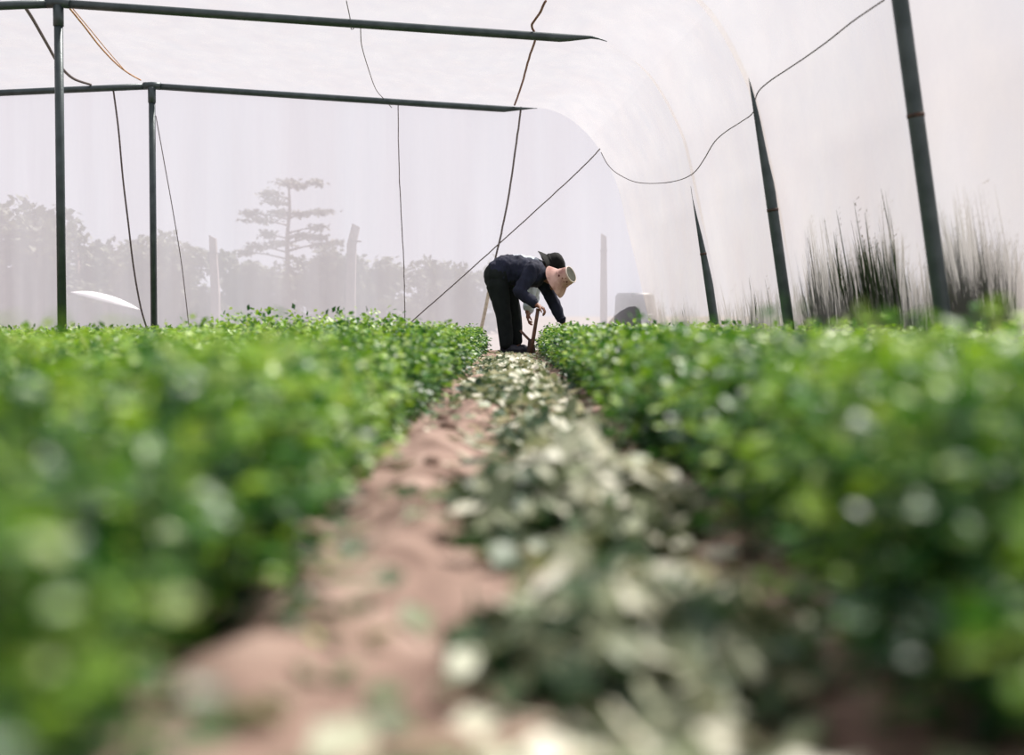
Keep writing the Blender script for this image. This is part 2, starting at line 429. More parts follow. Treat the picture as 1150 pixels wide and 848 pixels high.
for ww, x_foot, lab, jz, ztop in ((7.14, 1059, 'dark steel side post leaning inwards, largest, between the grass tufts', 1.30, 2.40),
                    (10.25, 885, 'dark steel side post leaning inwards, middle one of the three', 1.12, 2.07),
                    (12.9, 802, 'short dark steel side post leaning inwards, farthest of the three', 0.95, 1.58)):
    u0 = film_u(ztop) + .04 + .15 * ztop
    q = (x_foot - CX) / F_PX; ww = (u0 - .05) * (1 - .0625 * q) / (.0625 + q)
    base = G(u0, ww, 0)
    t = empty('side_post', base); tag(t, lab, 'post')
    pr = lambda z: max(.002, min(.040, (film_u(z) - (u0 - .04 - .15 * z)) / 2 - .002))
    pu = lambda z: u0 - .04 - .15 * z + pr(z)
    zs = [-.1, .3] + list(np.linspace(.5, ztop, 22))
    pts = [G(pu(z), ww, z) - base for z in zs]
    V_, F_ = tube_data(pts, [pr(z) for z in zs], 16); link('post_shaft', mesh('post_shaft', V_, F_, M['steel']), t)
    a = G(pu(jz), ww, jz) - base; b = G(pu(jz + .02), ww, jz + 0.02) - base
    V_, F_ = tube_data([a, b], pr(jz) + .0025, 16); link('joint_ring', mesh('joint_ring', V_, F_, M['joint']), t)

# ------------------------------------------------------------------ ropes, cords and cables
def cord(name, pts, r, mat, label, cat='cord', nn=6, wob=0.0):
    P = catmull(pts, nn)
    P = [p + Vector((noise.noise(p * 9), noise.noise(p * 9 + Vector((5, 5, 5))), noise.noise(p * 9 + Vector((9, 2, 1))))) * wob for p in P]
    o = tube(name, P, r, mat, 6); tag(o, label, cat); return o
R_ = lambda L_, off=0.03: [on_film(x, y, off) for x, y in L_]
E_ = lambda L_, off=0.04: [on_end(x, y, off) for x, y in L_]
cord('roof_rope', R_([(613, 1), (604, 18), (597, 28), (600, 36), (602, 42)], 0.05) + R_([(594, 66), (585, 98), (578, 118)], 0.04), 0.011, M['rope_brown'],
     'brown rope running over both roof beams under the film', 'rope', wob=0.006)
cord('tie_rope', E_([(585, 120), (580, 160), (572, 215), (563, 262), (556, 292)]), 0.012, M['rope_grey'],
     'grey rope hanging from the far beam behind the bent workers', 'rope', wob=0.006)
cord('cane', E_([(550, 322), (545, 348), (540, 372), (538, 392)], 0.06), 0.022, M['bamboo'], 'pale thin cane leaning at the end film behind the trousers', 'cane')
cord('guy_rope', E_([(674, 167), (650, 192), (600, 238), (548, 285), (500, 328), (466, 358), (440, 382)], 0.06), 0.008, M['rope_grey'],
     'thin grey rope slanting across the end film towards the shoulder curve', 'rope', wob=0.004)
cord('hanging_string', E_([(447, 116), (448, 180), (451, 250), (454, 310), (455, 365)]), 0.006, M['rope_grey'], 'thin grey string hanging straight down the end film', 'string', wob=0.006)
cord('roof_string', R_([(389, 1), (393, 20), (395, 33)], 0.05) + R_([(404, 27), (406, 50), (413, 75), (422, 100)], 0.04) + E_([(432, 112), (440, 121)]), 0.0045, M['rope_grey'],
     'thin loose string dangling over the nearer roof beam', 'string')
cord('drooping_cable', R_([(24, 2), (36, 20), (52, 48), (66, 72), (82, 88), (102, 95)], 0.06), 0.016, M['rope_dark'],
     'dark cable drooping under the roof behind the thicker ridge pole', 'cable')
cord('hanging_cable', E_([(127, 99), (133, 145), (138, 200), (144, 250), (150, 300), (158, 345), (166, 372)]), 0.012, M['rope_dark'],
     'dark cable hanging from the far beam between the two ridge poles', 'cable')
cord('side_string', E_([(175, 130), (184, 180), (193, 230), (203, 290), (208, 330), (212, 365)]), 0.006, M['rope_grey'],
     'thin grey string beside the thinner ridge pole', 'string')
cord('orange_cord', R_([(78, 9), (95, 30), (112, 52), (130, 71), (144, 82), (158, 90)], 0.04), 0.009, M['rope_orange'],
     'thicker orange cord along the ridge between the two poles')
cord('pale_orange_cord', R_([(82, 10), (102, 34), (120, 56), (140, 79)], 0.05), 0.005, M['rope_orange'],
     'thin pale orange cord running beside the thicker orange one')
cord('sagging_wire', R_([(675, 171), (682, 184), (692, 194), (712, 204), (735, 206), (760, 203), (778, 195), (790, 180), (802, 160), (815, 148), (832, 137), (846, 126),
                         (850, 106), (862, 93), (884, 78), (905, 64), (930, 46), (955, 26), (975, 12), (993, 0)], 0.03), 0.0045, M['rope_dark'],
     'thin dark wire sagging along the side film above the leaning posts', 'wire', nn=4)

# ------------------------------------------------------------------ beyond the film: trees, posts, sheet, barrel
def rand_rots(n, up=0.5, r=rng):
    """random frames whose normal leans upwards by 'up'"""
    nrm = r.normal(size=(n, 3)) * (1 - up); nrm[:, 2] = np.abs(nrm[:, 2]) + up
    nrm /= np.linalg.norm(nrm, axis=1)[:, None]
    d = r.normal(size=(n, 3)); d -= nrm * np.sum(d * nrm, 1)[:, None]; d /= np.linalg.norm(d, axis=1)[:, None]
    return np.stack([d, np.cross(nrm, d), nrm], axis=2)

def scatter(LV, LF, pos, rot, sc, tint):
    """copies of one leaf joined into one triangle soup"""
    n, k = len(pos), len(LV)
    V = np.einsum('nij,kj->nki', rot, LV) * np.asarray(sc).reshape(n, 1, -1) + pos[:, None, :]
    Fx = (LF[None] + (np.arange(n) * k)[:, None, None]).reshape(-1, 3)
    return V.reshape(-1, 3), Fx, np.repeat(tint, k)

DIAMOND_V = np.array([(0, 0, 0), (.45, .34, .05), (1, 0, -.05), (.45, -.34, .05), (.5, 0, -.02)], float)
QUAD_V = np.array([(0, 0, 0), (.45, .36, .06), (1, 0, -.06), (.45, -.36, .06)], float)
QUAD_F = np.array([(0, 2, 1), (0, 3, 2)])
DIAMOND_F = np.array([(0, 4, 1), (1, 4, 2), (2, 4, 3), (3, 4, 0)])

def far_tree(x_px, y_top, dist, width, label, seed, name='hedge_tree'):
    r = np.random.default_rng(seed)
    d = ray(x_px, HORIZON); X = CAM.x + d.x / d.y * dist
    H = CAM.z + (HORIZON - y_top) / F_PX * dist + 0.3
    gz = -0.14 + max(0, dist - 60) * 0.012 - 0.3
    t = empty(name, (X, dist, gz)); tag(t, label, 'tree', 'trees beyond the end film')
    H -= gz
    V_, F_ = tube_data([(0, 0, 0), (0.1, 0, H * .3), (0, 0, H * .75)], [width * .05, width * .04, width * .015], 8)
    link('trunk', mesh('trunk', V_, F_, M['bark']), t)
    pos = []
    for k in range(26):
        c = np.array([r.normal() * width * .24, r.normal() * width * .2, H * (0.12 + 0.75 * r.random())])
        rr = width * (0.14 + .1 * r.random()); c[2] = min(c[2], H - rr * 0.8)
        p = r.normal(size=(130, 3)); p /= np.linalg.norm(p, axis=1)[:, None]
        pos.append(c + p * rr * (0.6 + .4 * r.random((130, 1))))
    pos = np.concatenate(pos)
    V_, F_, T_ = scatter(DIAMOND_V, DIAMOND_F, pos, rand_rots(len(pos), .3, r), width * (.07 + .05 * r.random(len(pos))), r.random(len(pos)))
    link('crown', mesh_np('crown', V_, F_, M['far_leaf'], T_), t)

for k, (x, yt, dd, wd, lab) in enumerate([
        (2, 236, 46, 3.6, 'tallest hazy bushy tree at the picture edge beyond the nearer ridge pole'),
        (38, 246, 48, 3.4, 'hazy bushy tree between the picture edge and the nearer ridge pole'),
        (88, 262, 47, 3.0, 'hazy bushy tree just past the nearer ridge pole'),
        (126, 274, 52, 3.0, 'hazy low bushy tree behind the hanging dark cable'),
        (178, 266, 50, 3.2, 'hazy round bushy tree behind the thinner ridge pole'),
        (212, 286, 55, 3.0, 'hazy bushy tree behind the string beside the thinner pole'),
        (262, 302, 58, 3.2, 'low hazy bush just past the short outer post'),
        (300, 296, 58, 2.6, 'low hazy bush in front of the pine trunk, pole side'),
        (360, 286, 56, 2.8, 'hazy bush between the pine and the taller slanted post'),
        (402, 290, 57, 3.0, 'hazy bush behind the taller slanted post'),
        (436, 296, 60, 2.8, 'hazy bush behind the straight hanging string'),
        (500, 300, 66, 3.4, 'faint small tree below the slanting rope'),
        (528, 306, 64, 2.6, 'faint bush close behind the bent worker trousers')]):
    far_tree(x, yt, dd, wd, lab, 100 + k)

def pine(x_px, y_top, dist):
    r = np.random.default_rng(5)
    d = ray(x_px, HORIZON); X = d.x / d.y * dist; gz = -0.6
    s = dist / F_PX
    t = empty('pine_tree', (X, dist, gz)); tag(t, 'tall hazy pine with flat layered branches showing through the end film', 'tree')
    zof = lambda y: CAM.z + (HORIZON - y) * s - gz
    trunk = [(0, 0, 0), (-1 * s, 0, zof(320)), (-2 * s, 0, zof(270)), (1 * s, 0, zof(235)), (0, 0, zof(210))]
    V_, F_ = tube_data(catmull(trunk, 4), [3.6 * s * (1 - .72 * i / 16) for i in range(17)], 8)
    link('trunk', mesh('trunk', V_, F_, M['bark']), t)
    # layered pads: centre x, y (pixels), half width
    for px, py, hw, hh in [(-22, 219, 14, 5), (-2, 207, 14, 4), (12, 210, 8, 3), (30, 206, 8, 2.5), (-14, 228, 14, 3), (-42, 240, 9, 3), (-32, 248, 18, 2.5), (-8, 240, 14, 3),
                       (14, 241, 14, 2.2), (36, 239, 15, 2.4), (32, 256, 9, 2), (-22, 264, 9, 4), (-12, 274, 16, 3), (14, 265, 12, 2.5), (34, 267, 10, 2.2), (-34, 278, 12, 3.5),
                       (36, 276, 10, 3), (52, 273, 10, 1.5), (-48, 284, 10, 3)]:
        z0 = zof(py)
        V_, F_ = tube_data([(0, 0, z0 - abs(px) * .12 * s - 2 * s), (px * .5 * s, r.normal() * .2, z0 - 2 * s), (px * s, r.normal() * .3, z0)], [1.1 * s, .8 * s, .4 * s], 6)
        br = link('branch', mesh('branch', V_, F_, M['bark']), t)
        m = 150
        p = r.normal(size=(m, 3)) * np.array([hw * .5, hw * .45, hh * .45]) * s + np.array([px * s, 0, z0])
        V_, F_, T_ = scatter(DIAMOND_V, DIAMOND_F, p, rand_rots(m, .4, r), s * (4.0 + 2.5 * r.random(m)), r.random(m))
        link('needle_pad', mesh_np('needle_pad', V_, F_, M['pine_leaf'], T_), br)['kind'] = 'stuff'
pine(325, 204, 62)

def outer_post(pts, wpx, dist, label):
    P = []
    for x, y in pts:
        d = ray(x, y); P.append(CAM + d * ((dist) / d.y))
    base = P[0].copy(); base.z = -0.15
    t = empty('outer_post', base); tag(t, label, 'post', 'wooden posts outside the end film')
    hw = wpx / 2 * dist / F_PX
    P = [base] + P
    V_, F_ = [], []
    for i, p in enumerate(P):
        k = 1.0 if i < len(P) - 1 else 0.8
        for dx, dy in ((-1, -1), (1, -1), (1, 1), (-1, 1)):
            V_.append((p.x - base.x + dx * hw * k, p.y - base.y + dy * hw * k, p.z - base.z + (0.05 if (i == len(P) - 1 and dx < 0) else 0)))
    for i in range(len(P) - 1):
        for k in range(4): F_.append((i * 4 + k, i * 4 + (k + 1) % 4, i * 4 + 4 + (k + 1) % 4, i * 4 + 4 + k))
    F_.append(tuple(range(len(V_) - 4, len(V_))))
    link('post_shaft', mesh('post_shaft', V_, F_, M['post_wood'], False), t)
    # a weathered cap board strapped near the top
    a = P[-1] - base
    V_, F_ = tube_data([a + Vector((0, 0, -0.22)), a + Vector((0, 0, -0.20))], hw * 1.5, 4); link('wire_band', mesh('wire_band', V_, F_, M['joint']), t)
outer_post([(242, 330), (239, 268)], 9, 21.0, 'short square wooden post outside the film, beside the thinner pole')
outer_post([(394, 330), (395, 275), (400, 255)], 10, 21.0, 'tall slanted wooden post outside the film, between pine and string')
outer_post([(678, 330), (678, 266)], 7.5, 21.5, 'thin wooden post outside the film, past the hats')

# white cover sheet on a low hoop
d = ray(118, 338); c = CAM + d * (30 / d.y)
V, Fc = [], []
n, m = 18, 10
for i in range(n + 1):
    a = i / n * 2 - 1
    for j in range(m + 1):
        b = math.pi * j / m
        wd = (1 - abs(a) ** 2.2) + .02
        V.append((a * 0.72, -math.cos(b) * 0.28 * wd, math.sin(b) * 0.14 * wd - a * 0.18))
for i in range(n):
    for j in range(m): Fc.append((i * (m + 1) + j, (i + 1) * (m + 1) + j, (i + 1) * (m + 1) + j + 1, i * (m + 1) + j + 1))
o = link('cover_sheet', mesh('cover_sheet', V, Fc, M['white_sheet'])); o.location = c; tag(o, 'bright white cover sheet lying outside, between the two ridge poles', 'sheet')
# the prop it is slung over
t0 = c.copy(); t0.z = -0.15
tube('sheet_prop', [t0, c + Vector((0, 0, .05))], 0.05, M['post_wood'], 8)
tag(bpy.data.objects['sheet_prop'], 'thin prop stake under the white cover sheet', 'stake')

# dark barrel at the far corner
b0 = G(2.62, W_END + 0.30, -0.14)
t = empty('barrel', b0); tag(t, 'dark plastic barrel outside the far corner of the film', 'barrel')
pts = [(0, 0, 0), (0, 0, .05), (0, 0, .3), (0, 0, .55), (0, 0, .8), (0, 0, .84)]
V_, F_ = tube_data(pts, [.22, .24, .25, .25, .24, .21], 20); link('barrel_body', mesh('barrel_body', V_, F_, M['dark_plastic']), t)
for z in (.28, .56):
    V_, F_ = tube_data([(0, 0, z - .02), (0, 0, z), (0, 0, z + .02)], [.25, .265, .25], 20); link('barrel_rib', mesh('barrel_rib', V_, F_, M['dark_plastic']), t)

# grass outside the side film
def tuft(u, ww, H, nb, spread, label, seed, heads=True):
    r = np.random.default_rng(seed)
    V, Fx, T = [], [], []
    for k in range(int(nb * 2.2)):
        a = r.random() * 6.283; rr = spread * math.sqrt(r.random())
        bx, by = rr * abs(math.cos(a)) * .7, rr * math.sin(a) * 2.3
        h = H * (0.22 + 0.78 * r.random() ** 2.1); lean = r.normal(size=2) * 0.10 * h
        if r.random() < .12: h *= 1.25
        wv = 0.005 + 0.006 * r.random()
        an = r.random() * 3.14; wx, wy = math.cos(an) * wv, math.sin(an) * wv
        o = len(V)
        for s_, ww_ in ((0, 1), (.4, .9), (.75, .55), (1, .08)):
            cx_, cy_ = bx + abs(lean[0]) * .3 * s_ ** 2 - .205 * h * s_, by + lean[1] * s_ ** 2      # leans along the film
            V += [(cx_ - wx * ww_, cy_ - wy * ww_, h * s_), (cx_ + wx * ww_, cy_ + wy * ww_, h * s_)]
        tv = 0.15 + 0.6 * r.random(); T += [tv] * 8
        for q in range(3): Fx += [(o + 2 * q, o + 2 * q + 1, o + 2 * q + 3), (o + 2 * q, o + 2 * q + 3, o + 2 * q + 2)]
        if heads and h > H * .6 and r.random() < .4:      # seed head
            for q in range(7):
                s_ = .82 + .03 * q; o = len(V)
                c_ = (bx + abs(lean[0]) * .3 * s_ ** 2 - .205 * h * s_ + .01, by + lean[1] * s_ ** 2, h * s_)
                dx, dy = abs(r.normal()) * .012, r.normal() * .012
                V += [c_, (c_[0] + dx - .003, c_[1] + dy, c_[2] + .016), (c_[0] + dx + .004, c_[1] + dy + .003, c_[2] + .028)]; T += [1, 1, 1]
                Fx.append((o, o + 1, o + 2))
    o = link('grass_tuft', mesh_np('grass_tuft', np.array(V), np.array(Fx), M['grass'], np.array(T)))
    o.location = G(u, ww, -0.14); o.rotation_euler.z = PHI
    tag(o, label, 'grass', 'tall grass tufts outside the side film')
for k, (x_px, top, nb, sp, u, lab) in enumerate([
        (1128, 262, 800, .16, 2.915, 'dark tall grass tuft outside the film at the picture edge'),
        (1096, 262, 800, .13, 2.915, 'dark tall grass tuft outside the film just past the largest post'),
        (1040, 300, 420, .18, 2.915, 'dark grass tuft outside the film touching the largest leaning post'),
        (1008, 262, 560, .16, 2.915, 'tallest dark grass tuft outside, pole side of the largest post'),
        (978, 275, 520, .16, 2.915, 'dense dark grass tuft outside, centre of the bay between posts'),
        (940, 282, 560, .17, 2.915, 'dense dark grass tuft outside, nearer the middle leaning post'),
        (905, 318, 220, .20, 2.915, 'short sparse grass tuft beside the middle leaning post'),
        (868, 325, 220, .18, 2.915, 'short grass tuft just beyond the middle leaning post'),
        (845, 335, 160, .18, 2.915, 'short thin grass tuft midway between middle and farthest posts'),
        (816, 338, 150, .18, 2.915, 'short grass tuft beside the farthest leaning post'),
        (782, 343, 150, .18, 2.915, 'small grass tuft just beyond the farthest leaning post'),
        (742, 338, 300, .22, 2.915, 'dark grass tuft near the far corner and the barrel'),
        (766, 348, 120, .18, 2.915, 'smallest grass tuft between the corner and the farthest post')]):
    q = (x_px - CX) / F_PX; ww = u * (1 - .0625 * q) / (.0625 + q)
    Y = .0625 * u + ww; u += -.005
    tuft(u, ww, CAM.z + (HORIZON - top) / F_PX * Y + .14, nb, sp, lab, 300 + k)

# thin verge of short grass along the foot of the side film
pos = np.array([tuple(G(2.93 + .25 * rng.random(), 3 + 14 * rng.random(), -.14)) for _ in range(1500)])
BL_V = np.array([(-.012, 0, 0), (.012, 0, 0), (.03, 0, .6), (.10, 0, 1)], float); BL_F = np.array([(0, 1, 2), (0, 2, 3)])
ang = rng.random(1500) * 6.283
rots = np.stack([np.stack([np.cos(ang), -np.sin(ang), 0 * ang], 1), np.stack([np.sin(ang), np.cos(ang), 0 * ang], 1), np.stack([0 * ang, 0 * ang, 1 + 0 * ang], 1)], 1)
V_, F_, T_ = scatter(BL_V, BL_F, pos, rots, .25 + .3 * rng.random(1500) ** 2, rng.random(1500) * .7)
o = link('grass', mesh_np('grass', V_, F_, M['grass'], T_)); tag(o, 'short grass along the foot of the side film outside', 'grass', kind='stuff')

# ------------------------------------------------------------------ the crop
# lobed leaflet: outline fan round a sunken middle
half = [(0.0, 0.03), (.16, .20), (.28, .47), (.44, .40), (.52, .24), (.74, .36), (.86, .17)]
outl = half + [(1.0, 0)] + [(a, -b) for a, b in half[::-1]]
LEAF_V = np.array([(.45, 0, -.05)] + [(a, b, .10 * abs(b) * 2 - .10 * a * a) for a, b in outl])
LEAF_F = np.array([(0, i + 1, (i + 1) % len(outl) + 1) for i in range(len(outl))])

def frame_from(d, up, r):
    """rotation with x along d and z near up"""
    d = d / np.linalg.norm(d, axis=1)[:, None]
    nrm = up - d * np.sum(up * d, 1)[:, None]; nrm /= np.linalg.norm(nrm, axis=1)[:, None]
    return np.stack([d, np.cross(nrm, d), nrm], axis=2)

def plant_mesh(seed, nst, nlf, R, H, LV, LF, lsc, bias=0.0):
    r = np.random.default_rng(seed)
    pos, dirs, ups, sc, tint = [], [], [], [], []
    sV, sF, sT = [], [], []
    for k in range(nst):
        a = k * 2.39996 + r.normal() * .3; f = math.sqrt((k + .5) / nst)
        tr = R * f * (0.85 + .25 * r.random()); th = H * (1.02 - 0.50 * f ** 2.0) * (0.82 + .26 * r.random())
        if r.random() < .45: th *= 0.18 + .7 * r.random()
        base = np.array([math.cos(a) * .025, math.sin(a) * .025, 0])
        tip = np.array([math.cos(a) * tr, math.sin(a) * tr, th])
        mid = base * .5 + tip * .5 + np.array([-math.cos(a) * tr * .15, -math.sin(a) * tr * .15, th * .08])
        curve = [base, base * .25 + mid * .6 + tip * .15, mid * .35 + tip * .65, tip]
        v, fc = tube_data([tuple(c) for c in curve], [.0034, .003, .0024, .0014], 3, False)
        o = len(sV); sV += [tuple(x) for x in v]
        for q in fc: sF += [(q[0] + o, q[1] + o, q[2] + o), (q[0] + o, q[2] + o, q[3] + o)]
        sT += [r.random()] * len(v)
        tv = 0.38 + .20 * r.normal()
        for q in range(nlf):
            t = 1 - .72 * r.random() ** 1.4
            p = (1 - t) ** 2 * base + 2 * t * (1 - t) * mid + t * t * tip
            off = r.normal(size=3); off /= np.linalg.norm(off)
            p = p + off * np.array([1, 1, .7]) * .034 * (R / .14)
            pos.append(p); dd = off + np.array([math.cos(a), math.sin(a), -.05]) * .6; dd[2] *= .55; dirs.append(dd)
            ups.append(np.array([math.cos(a) * .4, math.sin(a) * .4, 1.0]) + r.normal(size=3) * .38)
            sc.append(lsc * (.7 + .6 * r.random()))
            pale = 1.0 if r.random() < .012 else 0
            tint.append(np.clip(tv - .26 + .50 * p[2] / H + .15 * r.normal() + bias + pale, 0, 1))   # sunlit tops and shaded bases put into the leaf colour by height
    rot = frame_from(np.array(dirs), np.array(ups), r)
    V_, F_, T_ = scatter(LV, LF, np.array(pos), rot, np.array(sc), np.array(tint))
    k_ = H / np.percentile(V_[:, 2], 99.3); V_[:, 2] *= k_; sV = [(a_, b_, c_ * k_) for a_, b_, c_ in sV]
    return (V_, F_, T_), (np.array(sV), np.array(sF), np.array(sT))

protos = []
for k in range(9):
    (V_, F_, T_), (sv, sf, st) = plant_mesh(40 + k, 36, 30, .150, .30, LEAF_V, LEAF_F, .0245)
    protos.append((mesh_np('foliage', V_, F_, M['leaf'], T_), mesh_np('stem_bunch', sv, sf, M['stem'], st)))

def crop_height(x, y):
    """how tall the crop stands here, in metres"""
    n = noise.noise(Vector((x * 1.3, y * .55, 8.8))) + .9 * noise.noise(Vector((x * 2.2 + 3, y * 1.7, 2.8)))
    if x < 0:
        h = .256 + .018 * n - .014 * min(1, max(0, -x - 1.6)) + .115 * math.exp(-((y - 8.8) / 1.3) ** 2) * (0.25 + .75 * min(1, max(0, (-x - .3) / .6))) * (1 if x > -1.6 else max(0, 1 - (-x - 1.6) / .5))
        h -= .075 * math.exp(-((y - 3.7) / .75) ** 2 - ((x + .72) / .34) ** 2)
    else:
        h = .264 + .016 * n + .030 * math.exp(-((y - 1.9) / 1.2) ** 2)
    return h

count = 0
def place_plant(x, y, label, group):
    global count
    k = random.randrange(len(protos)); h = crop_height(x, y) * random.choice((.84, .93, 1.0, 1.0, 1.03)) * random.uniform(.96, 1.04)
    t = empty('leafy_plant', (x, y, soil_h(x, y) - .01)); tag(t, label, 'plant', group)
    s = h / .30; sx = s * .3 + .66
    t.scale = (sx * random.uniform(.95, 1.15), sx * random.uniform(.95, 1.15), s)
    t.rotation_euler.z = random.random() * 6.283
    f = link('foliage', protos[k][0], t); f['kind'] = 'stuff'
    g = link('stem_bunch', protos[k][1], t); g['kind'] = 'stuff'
    count += 1
STEP = .262
for side, sname in ((-1, 'ridge-pole side'), (1, 'leaning-post side')):
    n = 0; y = .50
    while y < 15.6:
        n += 1
        place_plant(side * ((.405 if side > 0 else .385 + .02 * min(1, y / 4)) - (.025 if side < 0 and y < 3 else 0) - (.04 if side < 0 and y < 1.9 else 0) + random.uniform(-.03, .03)), y + random.uniform(-.04, .04),
                    f'bushy green plant, {ordinal(n)} from the camera along the path edge, {sname}', f'plants along the path edge, {sname}')
        y += STEP
    n = 0; y = .86
    while y < 15.0:
        n += 1
        place_plant(side * (.65 + random.uniform(-.04, .04)), y + random.uniform(-.05, .05),
                    f'bushy green plant, {ordinal(n)} from the camera in second row off the path, {sname}', f'plants in the second row, {sname}')
        y += STEP
    n = 0; y = 1.45
    while n < 26:
        n += 1
        place_plant(side * (.88 + random.uniform(-.05, .05)), y + random.uniform(-.05, .05),
                    f'bushy green plant, {ordinal(n)} from the camera in third row off the path, {sname}', f'plants in the third row, {sname}')
        y += STEP

# the rest of the beds as one mass on each side
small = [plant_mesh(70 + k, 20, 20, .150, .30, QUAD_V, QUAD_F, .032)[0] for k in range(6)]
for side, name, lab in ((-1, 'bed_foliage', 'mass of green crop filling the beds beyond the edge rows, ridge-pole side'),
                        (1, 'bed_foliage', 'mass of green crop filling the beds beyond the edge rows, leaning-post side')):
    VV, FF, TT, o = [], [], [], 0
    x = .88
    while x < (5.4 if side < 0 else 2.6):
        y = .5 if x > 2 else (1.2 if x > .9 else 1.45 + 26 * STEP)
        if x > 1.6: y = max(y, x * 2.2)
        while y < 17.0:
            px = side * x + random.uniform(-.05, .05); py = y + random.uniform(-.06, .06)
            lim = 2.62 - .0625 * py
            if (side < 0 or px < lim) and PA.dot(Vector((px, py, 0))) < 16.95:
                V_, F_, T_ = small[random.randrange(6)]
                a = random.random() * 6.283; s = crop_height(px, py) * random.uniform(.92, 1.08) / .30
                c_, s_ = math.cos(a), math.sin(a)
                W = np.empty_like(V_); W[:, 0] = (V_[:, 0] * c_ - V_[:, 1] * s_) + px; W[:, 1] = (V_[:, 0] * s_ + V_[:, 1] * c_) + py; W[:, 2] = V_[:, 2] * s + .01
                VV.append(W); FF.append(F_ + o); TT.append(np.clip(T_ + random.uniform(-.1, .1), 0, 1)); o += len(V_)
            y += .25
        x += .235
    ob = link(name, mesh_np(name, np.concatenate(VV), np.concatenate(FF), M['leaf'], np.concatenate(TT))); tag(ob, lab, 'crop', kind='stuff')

# ------------------------------------------------------------------ cut greens lying in the path
def wilt_leaf(seed):
    r = np.random.default_rng(seed)
    V, Fx = [], []
    n = 6; cup = r.normal() * .12; curl = .15 + .2 * r.random(); tw = r.normal() * .25
    for i in range(n + 1):
        t = i / n; wd = .30 * math.sin(math.pi * min(1, t * .92 + .06)) ** .8 * (1 + .15 * r.normal())
        z = curl * (t - .5) ** 2 * (1 if r.random() < .9 else -1)
        V += [(t, -wd, z + cup * wd * 2 + tw * wd), (t, 0, z - .02), (t, wd, z + cup * wd * 2 - tw * wd)]
    for i in range(n):
        for j in range(2):
            a = i * 3 + j; Fx += [(a, a + 1, a + 4), (a, a + 4, a + 3)]
    o = len(V)                                # stalk
    V += [(-.45, -.02, .02), (-.45, .02, .02), (0, .02, .03), (0, -.02, .03)]
    Fx += [(o, o + 1, o + 2), (o, o + 2, o + 3)]
    return np.array(V), np.array(Fx)
WL = [wilt_leaf(500 + k) for k in range(8)]
WMESH = []
for k, (v, f) in enumerate(WL):
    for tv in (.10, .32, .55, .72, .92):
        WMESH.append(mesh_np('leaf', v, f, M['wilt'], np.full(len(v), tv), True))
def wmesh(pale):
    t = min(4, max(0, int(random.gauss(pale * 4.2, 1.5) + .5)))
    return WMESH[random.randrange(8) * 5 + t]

def mound(dx, dy, rx, ry, H):
    q = (dx / rx) ** 2 + (dy / ry) ** 2
    return H * max(0.0, 1 - q) ** .8 if q < 1 else 0.0

def heap(x, y, rx, ry, H, n_part, n_stuff, label, pale, size, seed):
    random.seed(seed); r = np.random.default_rng(seed)
    t = empty('greens_heap', (x, y, soil_h(x, y))); tag(t, label, 'heap of greens', 'heaps of cut greens on the path')
    # buried mass
    pos, tint = [], []
    while len(pos) < n_stuff:
        dx, dy = r.uniform(-rx, rx), r.uniform(-ry, ry); h = mound(dx, dy, rx, ry, H)
        if h > 0: pos.append((dx, dy, h * (.15 + .8 * r.random()))); tint.append(np.clip(pale * .55 + .2 * dx / rx + .2 * r.normal(), 0, 1))  # buried leaves tinted darker to the left, painting in that side's shade
    v, f = WL[seed % 8]
    V_, F_, T_ = scatter(v, f, np.array(pos), rand_rots(n_stuff, .45, r), size * (.7 + .6 * r.random(n_stuff)), np.array(tint))
    m_ = link('leaf_mass', mesh_np('leaf_mass', V_, F_, M['wilt'], T_, True), t); m_['kind'] = 'stuff'
    k = 0
    while k < n_part:
        dx, dy = random.uniform(-rx, rx) * 1.06, random.uniform(-ry, ry) * 1.06
        if (dx / rx) ** 2 + (dy / ry) ** 2 > 1.12: continue
        h = mound(dx, dy, rx, ry, H)
        e = .01
        nrm = Vector((-(mound(dx + e, dy, rx, ry, H) - h) / e, -(mound(dx, dy + e, rx, ry, H) - h) / e, 1.0)).normalized()
        nrm = (nrm + Vector((random.gauss(0, .35), random.gauss(0, .35), random.gauss(0, .2)))).normalized()
        q = nrm.to_track_quat('Z', 'Y') @ Matrix.Rotation(random.random() * 6.283, 3, 'Z').to_quaternion()
        lf = link('leaf', wmesh(pale + .28 * dx / rx + .22 * dy / ry), t, (dx, dy, h + .012 * random.random() + .004))  # paints sunlit right and far side paler, shaded left and front darker
        lf.rotation_mode = 'QUATERNION'; lf.rotation_quaternion = q
        s = size * random.uniform(.75, 1.35); lf.scale = (s, s, s); k += 1

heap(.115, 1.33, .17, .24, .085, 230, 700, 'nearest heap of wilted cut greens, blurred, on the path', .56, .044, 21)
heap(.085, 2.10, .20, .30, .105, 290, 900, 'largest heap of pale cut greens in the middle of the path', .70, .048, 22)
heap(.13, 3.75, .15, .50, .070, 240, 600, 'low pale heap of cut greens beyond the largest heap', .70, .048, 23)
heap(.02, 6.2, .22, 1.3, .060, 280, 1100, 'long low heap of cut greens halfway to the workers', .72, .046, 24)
heap(-.01, 10.2, .24, 2.3, .065, 290, 1700, 'long strip of pale cut greens leading to the workers feet', .78, .046, 25)

